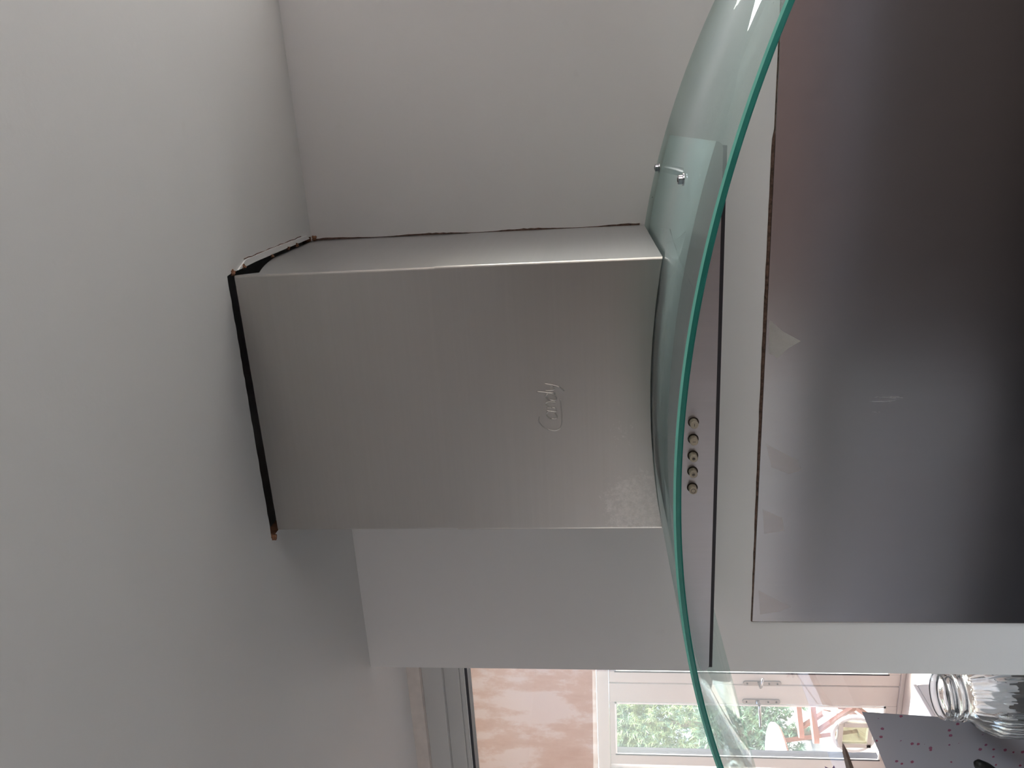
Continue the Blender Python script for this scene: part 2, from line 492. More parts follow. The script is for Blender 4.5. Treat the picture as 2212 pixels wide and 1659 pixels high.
# stained ragged gap where the chimney meets the wall
def ragged(x, z0, z1, wmin, wmax, n):
    bm = bmesh.new(); prev = None
    for k in range(n + 1):
        z = z0 + (z1 - z0) * k / n
        wv = wmin + (wmax - wmin) * (0.5 + 0.5 * math.sin(k * 0.23 + 1)) * rnd.uniform(0.6, 1.0)
        vs = [bm.verts.new((x, -0.0009, z)), bm.verts.new((x + wv, -0.0009, z)), bm.verts.new((x + wv, 0.0, z)), bm.verts.new((x, 0.0, z))]
        if prev:
            for j in range(4): bm.faces.new((prev[j], prev[(j + 1) % 4], vs[(j + 1) % 4], vs[j]))
        else: bm.faces.new(vs[::-1])
        prev = vs
    bm.faces.new(prev)
    return bm
obj('stained_gap', ragged(CR, -0.070, ZC - 0.001, 0.0006, 0.0030, 90), MT['rustline'], wall)

# window_1: from the kitchen into the extension, left of the hood wall
def window(name, x0, x1, z0, leftlabel=None):
    root = empty(name, ((x0 + x1) / 2, 0.28, z0)); tag(root, kind='structure')
    obj('lintel', bx(x0, x1, 0.2, 0.34, 0.3676, 0.60), MT['lintel'], root)
    obj('frame_head', bx(x0, x1, 0.215, 0.31, 0.3253, 0.3676, bev=0.001), MT['greyframe'], root)
    obj('sash_rail', bx(x0 + 0.03, x1 - 0.03, 0.230, 0.30, 0.2929, 0.3253, bev=0.001), MT['greyframe'], root)
    obj('glazing_bead', bx(x0 + 0.05, x1 - 0.05, 0.236, 0.29, 0.2845, 0.2929, bev=0.001), MT['greyframe'], root)
    obj('white_strip', bx(x0 + 0.05, x1 - 0.05, 0.240, 0.285, 0.2828, 0.2845), MT['bead'], root)
    obj('gasket', bx(x0 + 0.05, x1 - 0.05, 0.242, 0.28, 0.2770, 0.2828), MT['gasket'], root)
    for xa, xb in ((x0, x0 + 0.05), (x1 - 0.05, x1)):
        obj('frame_jamb', bx(xa, xb, 0.215, 0.31, z0, 0.3253), MT['greyframe'], root)
    obj('bottom_rail', bx(x0 + 0.05, x1 - 0.05, 0.225, 0.30, z0, z0 + 0.06), MT['greyframe'], root)
    obj('pane', bx(x0 + 0.05, x1 - 0.05, 0.262, 0.266, z0 + 0.06, 0.2770), MT['pane'], root)
    obj('sill', bx(x0, x1, -0.02, 0.215, z0 - 0.03, z0, bev=0.003), MT['upvc'], root)
    return root
SILL = -0.86
window('window_1', -3.1, XE, SILL)
window('window_2', XR, 2.1, SILL)
tag(obj('wall_below_windows', bx(-3.2, XE, 0, 0.34, FL, SILL - 0.03), MT['wall']), kind='structure')
tag(obj('wall_below_window_right', bx(XR, 2.2, 0, 0.34, FL, SILL - 0.03), MT['wall']), kind='structure')
bm = bmesh.new(); box(bm, -3.4, 2.4, 0.2, 0.34, 0.60, 1.1); box(bm, XE, XR, 0.2, 0.34, FL, 0.60)
box(bm, 2.1, 2.2, 0.0, 0.34, SILL - 0.03, 0.6); box(bm, -3.2, -3.1, 0.0, 0.34, SILL - 0.03, 0.6)
tag(obj('wall_above_windows', bm, MT['wall']), kind='structure')
# the kitchen behind the camera
bm = bmesh.new()
box(bm, -3.4, -3.2, -3.4, -2.6, FL, 0.60); box(bm, -3.4, -3.2, -0.9, 0.34, FL, 0.60)
box(bm, -3.4, -3.2, -2.6, -0.9, FL, -1.25); box(bm, -3.4, -3.2, -2.6, -0.9, 0.05, 0.60)  # unseen window opening, added to brighten the hood wall and chimney front
tag(obj('wall_left', bm, MT['kitchen']), kind='structure')
bm = bmesh.new()
box(bm, 2.2, 2.4, -3.4, -2.3, FL, 0.60); box(bm, 2.2, 2.4, -0.8, 0.34, FL, 0.60)
box(bm, 2.2, 2.4, -2.3, -0.8, FL, -0.90); box(bm, 2.2, 2.4, -2.3, -0.8, 0.10, 0.60)
tag(obj('wall_right', bm, MT['kitchen']), kind='structure')
tag(obj('wall_rear', bx(-3.2, 2.2, -3.2, -3.05, FL, 0.6), MT['kitchen']), kind='structure')
tag(obj('floor', bx(-3.2, 2.2, -3.2, 0, FL - 0.05, FL), MT['kfloor']), kind='structure')

# the extension beyond window_1
FY = 3.4
DX0, DX1 = -5.05, -2.80        # door opening in the far wall
bm = bmesh.new()
box(bm, -6.2, DX0, FY, FY + 0.25, FL, 1.1); box(bm, DX1, 0.35, FY, FY + 0.25, FL, 1.1); box(bm, DX0, DX1, FY, FY + 0.25, 0.03, 1.1)
tag(obj('wall_far', bm, MT['pink']), kind='structure')
tag(obj('wall_extension_left', bx(-6.4, -6.2, 0.34, FY + 0.25, FL, 1.1), MT['pink']), kind='structure')
tag(obj('wall_extension_right', bx(0.12, 0.28, 0.34, FY, FL, 1.1), MT['pink']), kind='structure')
tag(obj('wall_extension_near', bx(-6.2, -3.4, 0.2, 0.34, FL, 1.1), MT['pink']), kind='structure')
tag(obj('floor_extension', bx(-6.2, 0.12, 0.34, FY, FL - 0.05, FL), MT['floor']), kind='structure')
bm = bmesh.new()
box(bm, -6.4, -3.8, 0.2, FY + 0.25, 1.1, 1.2); box(bm, -2.2, 0.35, 0.2, FY + 0.25, 1.1, 1.2)
box(bm, -3.8, -2.2, 0.2, 1.2, 1.1, 1.2); box(bm, -3.8, -2.2, 2.1, FY + 0.25, 1.1, 1.2)
tag(obj('ceiling_extension', bm, MT['ceiling']), kind='structure')

# ------------------------------------------------------------------ door_1: white french doors in the far wall
door = empty('door_1', (-3.7, FY, FL)); tag(door, kind='structure')
FT = -0.003
YF0 = FY - 0.02
for args in ((DX0, DX1, YF0, FY + 0.07, FT - 0.055, FT + 0.03), (DX0, -4.45, YF0, FY + 0.07, FL, FT - 0.055), (-2.95, DX1, YF0, FY + 0.07, FL, FT - 0.055), (DX0, DX1, YF0, FY + 0.07, FL, FL + 0.03)):
    obj('door_frame', bx(*args, bev=0.004), MT['upvc'], door)
def leaf(xa, xb, pa, pb, zt=-0.060, zb=-2.0, zpt=-0.098, zpb=-1.925):
    lf = obj('door_leaf', box(box(bmesh.new(), xa, pa, FY - 0.01, FY + 0.055, zb, zt, bev=0.004), pb, xb, FY - 0.01, FY + 0.055, zb, zt, bev=0.004), MT['upvc'], door)
    lf2 = obj('door_rail', bx(pa, pb, FY - 0.01, FY + 0.055, zpt, zt, bev=0.003), MT['upvc'], door)
    lf3 = obj('door_rail', bx(pa, pb, FY - 0.01, FY + 0.055, zb, zpb, bev=0.003), MT['upvc'], door)
    bm = bmesh.new()
    for q in ((pa, pa + 0.012, zpb, zpt), (pb - 0.012, pb, zpb, zpt), (pa, pb, zpt - 0.012, zpt), (pa, pb, zpb, zpb + 0.012)):
        box(bm, q[0], q[1], FY - 0.016, FY - 0.009, q[2], q[3])
    obj('glazing_bead', bm, MT['bead'], lf)
    bm = bmesh.new()
    for q in ((pa, pa + 0.011, zpb, zpt),):
        box(bm, q[0], q[1], FY - 0.0175, FY + 0.05, q[2], q[3])
    obj('gasket', bm, MT['gasket'], lf)
    obj('pane', bx(pa + 0.004, pb - 0.004, FY + 0.024, FY + 0.028, zpb, zpt), MT['pane'], lf)
    return lf
lfl = leaf(-4.425, -3.715, -4.335, -3.872)
lfr = leaf(-3.705, -2.96, -3.615, -3.05)
def handle(x, z, lever_dx, par):
    bm = bmesh.new()
    prism(bm, [(x + 0.017 * math.cos(a) * 1.0, z + (0.11 if math.sin(a) >= 0 else -0.11) + 0.017 * math.sin(a)) for a in [2 * PI * k / 20 for k in range(20)]], 'y', FY - 0.022, FY - 0.010)
    pl = obj('handle_plate', bm, MT['chrome'], par)
    bm = bmesh.new()
    tube(bm, [(x, FY - 0.02, z + 0.02), (x, FY - 0.06, z + 0.02), (x + lever_dx * 0.2, FY - 0.068, z + 0.019), (x + lever_dx, FY - 0.062, z + 0.008)], [0.010, 0.009, 0.010, 0.008], 10)
    obj('lever', bm, MT['chrome'], par, True)
    bm = bmesh.new()
    for zz in (z - 0.10, z + 0.10, z - 0.045): 
        tube(bm, [(x, FY - 0.0245, zz), (x, FY - 0.0215, zz)], 0.006, 10)
    obj('screw_heads', bm, MT['darkmetal'], par)
handle(-3.842, -1.10, -0.17, lfl)
handle(-3.690, -1.10, 0.075, lfr)
# round cat flap let into the left pane
cf = (-4.125, -1.745)
def ring(bm, c, r0, r1, y0, y1, n=40):
    pts = [[(c[0] + r * math.cos(2 * PI * k / n), y, c[1] + r * math.sin(2 * PI * k / n)) for k in range(n)] for r, y in ((r0, y0), (r1, y0), (r1, y1), (r0, y1))]
    V = [[bm.verts.new(p) for p in q] for q in pts]
    for a in range(4):
        for k in range(n):
            bm.faces.new((V[a][k], V[a][(k + 1) % n], V[(a + 1) % 4][(k + 1) % n], V[(a + 1) % 4][k]))
cat = obj('cat_flap', bx(cf[0] - 0.10, cf[0] + 0.10, FY - 0.012, FY + 0.022, cf[1] - 0.115, cf[1] - 0.085), MT['flap'], door)
bm = bmesh.new(); ring(bm, cf, 0.130, 0.152, FY - 0.004, FY + 0.022); obj('flap_ring', bm, MT['whiteplastic'], cat)
bm = bmesh.new()
for q in ((-0.105, 0.105, 0.080, 0.115), (-0.105, -0.070, -0.115, 0.08), (0.07, 0.105, -0.115, 0.08)):
    box(bm, cf[0] + q[0], cf[0] + q[1], FY - 0.012, FY + 0.022, cf[1] + q[2], cf[1] + q[3], bev=0.004)
obj('flap_frame', bm, MT['flap'], cat)
bm = bmesh.new(); box(bm, cf[0] - 0.07, cf[0] + 0.07, FY - 0.002, FY + 0.004, cf[1] - 0.085, cf[1] + 0.08); obj('flap_window', bm, MT['flapglass'], cat)
bm = bmesh.new(); lathe(bm, [(0.13, 0), (0.13, 0.004)], (0, 0, 0), 40)
bmesh.ops.rotate(bm, verts=bm.verts, cent=(0, 0, 0), matrix=Matrix.Rotation(PI / 2, 3, 'X')); bmesh.ops.translate(bm, verts=bm.verts, vec=(cf[0], FY + 0.026, cf[1]))
obj('flap_disc', bm, MT['flapglass'], cat)

# ------------------------------------------------------------------ the extractor hood
hood = empty('extractor_hood', (XC, -0.19, -0.12))
tag(hood, 'stainless steel chimney extractor hood with a curved green-edged glass canopy fixed to the wall', 'extractor hood')
def cover_profile(x0, x1, yf, t, yb=-0.0005):
    r = 0.0028; n = 5
    out = [(x0, yb)]
    out += [(x0 + r - r * math.cos(PI / 2 * k / n), -yf + r - r * math.sin(PI / 2 * k / n)) for k in range(n + 1)]
    out += [(x1 - r + r * math.sin(PI / 2 * k / n), -yf + r - r * math.cos(PI / 2 * k / n)) for k in range(n + 1)]
    out += [(x1, yb)]
    return out
def cover(x0, x1, yf, zb_of, zt_of, mside=True):
    """folded sheet: front and two sides, open at the back; bottom and top follow functions of (x, y)"""
    P = cover_profile(x0, x1, yf, 0.001)
    # subdivide the long flats so the lower edge can follow the arch
    Q = []
    for a, b in zip(P, P[1:]):
        n = max(1, int(math.hypot(b[0] - a[0], b[1] - a[1]) / 0.012))
        Q += [(a[0] + (b[0] - a[0]) * k / n, a[1] + (b[1] - a[1]) * k / n) for k in range(n)]
    Q.append(P[-1])
    bm = bmesh.new()
    A = [bm.verts.new((x, y, zb_of(x, y))) for x, y in Q]; B = [bm.verts.new((x, y, zt_of(x, y))) for x, y in Q]
    for k in range(len(Q) - 1):
        f = bm.faces.new((A[k], A[k + 1], B[k + 1], B[k]))
        if abs(Q[k][0] - Q[k + 1][0]) < 0.0002: f.material_index = 1
    return bm
def solid(o, t):
    md = o.modifiers.new('thickness', 'SOLIDIFY'); md.thickness = t; md.offset = 1
ZJ = 0.165
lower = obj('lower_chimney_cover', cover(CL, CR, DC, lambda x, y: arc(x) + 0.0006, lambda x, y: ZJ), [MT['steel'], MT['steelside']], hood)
def top_edge(x, y):
    if x > CR - 0.002 and y < -0.01:
        t = max(0.0, (-y - 0.12) / 0.15)
        return ZC + 0.02 if t == 0 else ZC - 0.001 - 0.032 * t ** 1.6 if y > -DC + 0.006 else ZC - 0.0055
    return ZC - 0.0055 if y < -DC + 0.01 else ZC - 0.0015
def top_edge2(x, y):
    z = top_edge(x, y)
    return min(z, ZC - 0.0008)
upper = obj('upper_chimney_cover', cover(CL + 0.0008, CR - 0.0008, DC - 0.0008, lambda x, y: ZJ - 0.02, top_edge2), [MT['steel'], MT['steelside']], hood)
for o in (lower, upper): solid(o, -0.0007)

# embossed script lettering on the lower cover: "Candy"
def stroke(bm, pts, r):
    def cr(p0, p1, p2, p3, t):
        return tuple(0.5 * ((2 * b) + (-a + c) * t + (2 * a - 5 * b + 4 * c - d) * t * t + (-a + 3 * b - 3 * c + d) * t ** 3) for a, b, c, d in zip(p0, p1, p2, p3))
    q = []
    for k in range(len(pts) - 1):
        p0 = pts[max(k - 1, 0)]; p3 = pts[min(k + 2, len(pts) - 1)]
        for j in range(5): q.append(cr(p0, pts[k], pts[k + 1], p3, j / 5))
    q.append(pts[-1])
    W, Hh, ox, oz = 0.0106, 0.0128, -0.3262, 0.0405
    P = [(ox + (u + 0.16 * v) * W, -DC - 0.0002, oz + v * Hh) for u, v in q]
    tube(bm, P, r, 6)
bm = bmesh.new()
C_ = [(1.35, 1.55), (0.75, 1.62), (0.15, 1.15), (-0.1, 0.45), (0.15, -0.1), (0.8, -0.38), (2.0, -0.42), (3.6, -0.36)]
a_ = [(2.05, 0.75), (1.7, 0.95), (1.3, 0.65), (1.3, 0.15), (1.6, 0.0), (2.0, 0.3), (2.1, 0.9), (2.1, 0.15), (2.35, 0.05)]
n_ = [(2.45, 0.9), (2.5, 0.05), (2.55, 0.6), (2.95, 0.95), (3.15, 0.6), (3.15, 0.05)]
d_ = [(4.05, 0.75), (3.7, 0.95), (3.35, 0.6), (3.4, 0.1), (3.75, 0.0), (4.05, 0.4), (4.15, 1.7), (4.15, 0.05)]
y_ = [(4.35, 0.9), (4.5, 0.25), (4.85, 0.15), (5.1, 0.95), (4.95, -0.2), (4.5, -0.7)]
for s_ in (C_, a_, n_, d_, y_): stroke(bm, s_, 0.0007)
obj('embossed_lettering', bm, MT['steel'], hood, True)

# the arched glass: top, underside and a teal polished edge
def canopy():
    bm = bmesh.new(); n = 72
    e = 0.0012
    prof = [(-YF + e, 0, 0), (-YF, -e * 1.6, 1), (-YF, -TG + e, 2), (-YF + e, -TG, 3), (-0.003, -TG, 4), (-0.003, 0, 5)]
    rows = []
    for k in range(n + 1):
        x = XC - WG + 2 * WG * k / n
        rows.append([bm.verts.new((x, y, arc(x) + dz)) for y, dz, _ in prof])
    for r0, r1 in zip(rows, rows[1:]):
        for j in range(6):
            f = bm.faces.new((r0[j], r0[(j + 1) % 6], r1[(j + 1) % 6], r1[j]))
            f.material_index = {0: 2, 1: 1, 2: 1, 3: 0, 4: 0, 5: 0}[j]
    for r in (rows[0], rows[-1]):
        f = bm.faces.new(r if r is rows[0] else r[::-1]); f.material_index = 0
    return bm
cn = obj('glass_canopy', canopy(), [MT['canopy'], MT['edge'], MT['arris']], hood)
for p in cn.data.polygons:
    p.use_smooth = p.material_index == 0
tag(cn, 'arched clear glass sheet with teal polished edges')

# steel body under the glass, arched top, flat bottom, rounded ends
def body():
    hw = 0.268; poly = []
    n = 40
    xa, xb = XC - hw, XC + hw + 0.004
    poly += [(xa + (xb - xa) * k / n, arc(xa + (xb - xa) * k / n) - TG - 0.0004) for k in range(n + 1)]
    rr = 0.006
    poly += [(xb, ZB + rr)] + [(xb - rr + rr * math.cos(a), ZB + rr - rr * math.sin(a)) for a in (0.5, 1.0, PI / 2)]
    poly += [(xa + rr - rr * math.sin(a), ZB + rr - rr * math.cos(a)) for a in (0, 0.6, 1.1)] + [(xa, ZB + rr)]
    bm = bmesh.new()
    return prism(bm, poly, 'y', -YB, -0.004)
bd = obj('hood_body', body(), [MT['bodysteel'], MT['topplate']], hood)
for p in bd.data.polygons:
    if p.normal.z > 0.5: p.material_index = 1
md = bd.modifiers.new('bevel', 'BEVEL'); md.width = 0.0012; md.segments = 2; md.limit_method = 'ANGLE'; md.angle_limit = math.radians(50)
obj('underside_panel', bx(XC - 0.264, XC + 0.268, -YB + 0.0008, -0.01, ZB - 0.0035, ZB + 0.0005), MT['lip'], hood)
bm = bmesh.new()
for k in range(2):
    x0 = XC - 0.24 + k * 0.245
    for j in range(14):
        box(bm, x0 + j * 0.0165, x0 + j * 0.0165 + 0.011, -0.34, -0.06, ZB - 0.0055, ZB - 0.0030)
tag(obj('grease_filter', bm, MT['bodysteel'], hood), kind='stuff')
# five push buttons in a row, each on a dark disc that paints the shade of a hole
marks = ['dot', 'bar', 'cross', 'cross', 'ring']
for k, x in enumerate([-0.2752, -0.2924, -0.3098, -0.3265, -0.3439]):
    z = -0.0947
    def disc(r, y0, y1, seg=24, bev=0):
        bm = bmesh.new()
        tube(bm, [(x, y0, z), (x, y1, z)] if not bev else [(x, y0, z), (x, y1 + bev, z), (x, y1, z)], r if not bev else [r, r, r - bev], seg)
        return bm
    hole = obj('button_hole_shade', disc(0.0052, -YB + 0.001, -YB - 0.0003), MT['hole'], hood)
    b_ = obj('push_button', disc(0.0039, -YB, -YB - 0.0078, 24, 0.0006), MT['button'], hood)
    bm = bmesh.new(); yy = -YB - 0.0079
    if marks[k] in ('cross',):
        for a in (0, PI / 3, 2 * PI / 3):
            tube(bm, [(x - 0.0017 * math.cos(a), yy, z - 0.0017 * math.sin(a)), (x + 0.0017 * math.cos(a), yy, z + 0.0017 * math.sin(a))], 0.00032, 5)
    elif marks[k] == 'ring': ring(bm, (x, z), 0.0019, 0.0024, yy, yy + 0.0003, 18)
    elif marks[k] == 'bar': tube(bm, [(x, yy, z - 0.0014), (x, yy, z + 0.0014)], 0.0003, 5)
    else: tube(bm, [(x - 0.0013, yy, z), (x + 0.0013, yy, z)], 0.0003, 5)
    obj('button_symbol', bm, MT['mark'], b_)
# fixing bolts through the glass at the right side of the chimney
for (x, y) in ((-0.0562, -0.302), (-0.0584, -0.046)):
    z = arc(x)
    bm = bmesh.new()
    lathe(bm, [(0.0062, 0.0), (0.0062, 0.0012), (0.0045, 0.0016), (0.0045, 0.0052), (0.0036, 0.0060)], (x, y, z), 20)
    bo = obj('fixing_bolt', bm, MT['chrome'], hood)
    bm = bmesh.new(); tube(bm, [(x, y, z + 0.0058), (x, y, z + 0.0063)], 0.0022, 6); obj('hex_socket', bm, MT['darkmetal'], bo)

# ------------------------------------------------------------------ splashback
SX, SZ = -0.7706, -0.2444
sp = empty('splashback_panel', (-0.25, -0.002, -1.12))
tag(sp, 'brushed stainless steel splashback sheet on the wall below the extractor hood', 'splashback')
obj('steel_sheet', bx(SX, XR - 0.02, -0.0035, -0.0005, -1.12, SZ, bev=0.0006), MT['panel'], sp)
bm = bmesh.new(); prev = None
for k in range(81):
    x = SX - 0.0008 + (XR - 0.02 - SX) * k / 80
    wz = 0.0018 + 0.0022 * max(0, math.sin((x + 0.72) * 3.4)) + rnd.uniform(-0.0003, 0.0003)
    if x > -0.02: wz = 0.0012
    vs = [bm.verts.new((x, yv, zv)) for yv, zv in ((-0.0022, SZ), (-0.0022, SZ + wz * 0.5), (-0.0004, SZ + wz), (-0.0004, SZ))]
    if prev:
        for j in range(4): bm.faces.new((prev[j], prev[(j + 1) % 4], vs[(j + 1) % 4], vs[j]))
    else: bm.faces.new(vs[::-1])
    prev = vs
bm.faces.new(prev)
tag(obj('sealant_line', bm, MT['rustline'], sp), 'dark brown grimy line of old sealant')
obj('side_seam', bx(SX - 0.0014, SX, -0.002, -0.0004, -1.12, SZ), MT['rustline'], sp)
for poly in ([(-0.2735, -0.2480), (-0.292, -0.268), (-0.3065, -0.2925), (-0.318, -0.274), (-0.3312, -0.262), (-0.322, -0.2495)],
             [(-0.4626, -0.2520), (-0.49, -0.300), (-0.5060, -0.3050), (-0.512, -0.287), (-0.500, -0.262)],
             [(-0.570, -0.252), (-0.585, -0.282), (-0.607, -0.286), (-0.612, -0.256)],
             [(-0.7130, -0.2520), (-0.736, -0.290), (-0.742, -0.303), (-0.752, -0.285), (-0.757, -0.256)]):
    bm = bmesh.new(); prism(bm, poly, 'y', -0.00375, -0.0034)
    obj('film_residue', bm, MT['film' if poly[0][0] > -0.3 else 'film2'], sp)

# ------------------------------------------------------------------ on the window sill
jc = (-0.997, 0.100, SILL)
prof_o = [(0.050, 0.0), (0.060, 0.004), (0.0635, 0.012), (0.0660, 0.03), (0.0672, 0.10), (0.0668, 0.155), (0.0650, 0.180), (0.0560, 0.202), (0.0450, 0.215), (0.0415, 0.221), (0.0405, 0.227), (0.0425, 0.230), (0.0425, 0.233), (0.0400, 0.236),
          (0.0400, 0.243), (0.0420, 0.246), (0.0420, 0.249), (0.0395, 0.252), (0.0395, 0.258), (0.0405, 0.262), (0.0385, 0.2645), (0.0365, 0.262)]
prof_i = [(0.0360, 0.250), (0.0355, 0.225), (0.0400, 0.214), (0.0520, 0.199), (0.0610, 0.178), (0.0625, 0.155), (0.0630, 0.10), (0.0618, 0.03), (0.055, 0.010), (0.045, 0.007)]
bm = bmesh.new()
def dens(p, n=3):
    out = []
    for a, b in zip(p, p[1:]): out += [(a[0] + (b[0] - a[0]) * k / n, a[1] + (b[1] - a[1]) * k / n) for k in range(n)]
    return out + [p[-1]]
lathe(bm, dens(prof_o, 2) + dens(prof_i, 2), jc, 168, (28, 0.02, 0.186, 0.06))
jar = tag(obj('glass_jar', bm, MT['clear'], None, True), 'open clear glass jar with threaded neck and ribbed sides by the wall end', 'jar')

# dotted carrier: a card bag leaning on its corner
poly = [(-1.0655, -0.4823), (-1.0745, -0.6312), (-1.088, SILL + 0.001), (-1.40, SILL + 0.001), (-1.42, -0.63)]
bm = bmesh.new()
n = len(poly); yA, yB2 = 0.135, 0.195
F = [bm.verts.new((x, yA, z)) for x, z in poly]
B = [bm.verts.new((x - 0.046, yA + 0.045, z - (0.030 if k in (0, 4) else 0))) for k, (x, z) in enumerate(poly)]
K = [bm.verts.new((x - 0.027, yA + 0.022, z - (0.018 if k in (0, 4) else 0))) for k, (x, z) in enumerate(poly)]   # gusset fold
for k in range(n):
    if k == 4: continue                                 # open along the sloping top
    bm.faces.new((F[k], F[(k + 1) % n], K[(k + 1) % n], K[k])); bm.faces.new((K[k], K[(k + 1) % n], B[(k + 1) % n], B[k]))
bm.faces.new(F[::-1]); bm.faces.new(B)
bag = obj('paper_bag', bm, MT['card'])
tag(bag, 'white paper bag printed with small dark red and purple dots, behind the jar', 'bag')
bm = bmesh.new(); tube(bm, [(-1.1345, 0.090, -0.6700), (-1.1375, 0.090, -0.6750), (-1.148, 0.090, -0.690), (-1.20, 0.092, -0.750), (-1.27, 0.094, SILL + 0.014)], [0.004, 0.009, 0.012, 0.012, 0.012], 14)
tag(obj('utensil_handle', bm, MT['black'], None, True), 'black rounded plastic handle leaning at the lower left corner beside the dotted bag', 'utensil')
# pot of dried stems just left of the bag
pot = empty('dried_flower_pot', (-1.52, 0.10, SILL))
tag(pot, 'brown pointed leaf and purple flower of a dried arrangement above the dotted bag', 'plant')
bm = bmesh.new(); lathe(bm, [(0.035, 0), (0.048, 0.05), (0.052, 0.12), (0.048, 0.12), (0.044, 0.05), (0.03, 0.006)], (-1.52, 0.10, SILL), 24); obj('pot', bm, MT['bead'], pot, True)
def blade(p):
    bm = bmesh.new(); L_ = []; R_ = []
    for (x, y, z, wd) in p:
        L_.append(bm.verts.new((x, y - 0.0006, z + wd))); R_.append(bm.verts.new((x, y + 0.0006, z - wd)))
    M_ = [bm.verts.new((x, y - 0.003, z)) for (x, y, z, wd) in p]
    for k in range(len(p) - 1):
        bm.faces.new((L_[k], M_[k], M_[k + 1], L_[k + 1])); bm.faces.new((M_[k], R_[k], R_[k + 1], M_[k + 1]))
    return bm
o = obj('leaf', blade([(-1.1248, 0.12, -0.4476, 0.0002), (-1.145, 0.12, -0.4535, 0.0045), (-1.183, 0.12, -0.465, 0.0068), (-1.24, 0.12, -0.49, 0.007), (-1.34, 0.115, -0.55, 0.006), (-1.45, 0.11, -0.66, 0.005), (-1.51, 0.10, -0.76, 0.003)]), MT['leaf'], pot)
md = o.modifiers.new('thickness', 'SOLIDIFY'); md.thickness = 0.0008
bm = bmesh.new(); tube(bm, [(-1.20, 0.115, -0.437), (-1.30, 0.11, -0.50), (-1.50, 0.10, -0.76)], 0.0012, 6); obj('stem', bm, MT['leaf'], pot)
bm = bmesh.new()
for k in range(8):
    a = 2 * PI * k / 8
    c = Vector((-1.195, 0.115, -0.434))
    d = Vector((math.cos(a), 0.25 * math.sin(3 * a), math.sin(a)))
    s = Vector((-math.sin(a), 0, math.cos(a)))
    vs = [bm.verts.new(c), bm.verts.new(c + d * 0.010 + s * 0.005), bm.verts.new(c + d * 0.022), bm.verts.new(c + d * 0.010 - s * 0.005)]
    bm.faces.new(vs)
o = obj('flower_head', bm, MT['petal'], pot); md = o.modifiers.new('thickness', 'SOLIDIFY'); md.thickness = 0.0006

# ------------------------------------------------------------------ in the extension, near the doors
bm = bmesh.new(); box(bm, -3.93, -3.55, 2.80, 3.16, FL, FL + 0.012, bev=0.004)
tag(obj('door_mat', bm, MT['mat_']), 'flat brown mat on the pale floor inside the french doors', 'mat')
st = empty('step_stool', (-3.35, 2.65, FL)); tag(st, 'small white plastic step stool with an arched cutout on the extension floor', 'stool')
obj('seat', bx(-3.52, -3.18, 2.52, 2.78, FL + 0.21, FL + 0.235, bev=0.006), MT['whiteplastic'], st)
for x in (-3.52, -3.20):
    bm = bmesh.new()
    out = [(2.50, FL), (2.53, FL + 0.21), (2.77, FL + 0.21), (2.80, FL)]
    arch = [(2.65 + 0.095 * math.cos(a), FL + 0.02 + 0.13 * math.sin(a)) for a in [PI * k / 12 for k in range(13)]]
    prism(bm, [(2.50, FL), (2.53, FL + 0.21), (2.77, FL + 0.21), (2.80, FL), (2.75, FL)] + arch + [(2.555, FL)], 'x', x, x + 0.02)
    obj('side_panel', bm, MT['whiteplastic'], st)

# ------------------------------------------------------------------ the garden
GD = -2.28
tag(obj('garden_ground', bx(-30, 12, FY + 0.25, 30, GD - 0.30, GD - 0.06), MT['grass']), kind='structure')
dk = tag(empty('deck', (-5, 4.6, GD)), kind='structure')
k = 0; x = -5.93
while x < -2.6:
    obj('plank', bx(x, x + 0.139, FY + 0.27, 5.75, GD - 0.03, GD + rnd.uniform(-0.002, 0.002), bev=0.003), MT['deck'], dk, loc=(x, 4.6, GD))
    x += 0.146
tag(obj('garden_wall', bx(-24, 3, 15.5, 15.7, GD - 0.1, 0.35), MT['render']), kind='structure')

tb = empty('garden_table', (-5.62, 4.40, GD)); tag(tb, 'round white table top on brown wooden legs, sunlit on the deck outside', 'table')
tz = -1.53
bm = bmesh.new(); lathe(bm, [(0.50, 0.0), (0.515, 0.008), (0.515, 0.022), (0.50, 0.030)], (-5.62, 4.40, tz - 0.03), 48); obj('table_top', bm, MT['tabletop'], tb)
bm = bmesh.new(); lathe(bm, [(0.50, 0), (0.50, 0.012), (0.46, 0.012), (0.46, 0)], (-5.62, 4.40, tz - 0.042), 48, caps=False); obj('table_rim', bm, MT['teak'], tb)
for sx, sy in ((-1, -1), (-1, 1), (1, -1), (1, 1)):
    bm = bmesh.new(); tube(bm, [(-5.62 + sx * 0.25, 4.40 + sy * 0.25, tz - 0.04), (-5.62 + sx * 0.32, 4.40 + sy * 0.32, GD + 0.003)], [0.028, 0.022], 4); obj('leg', bm, MT['teak'], tb)

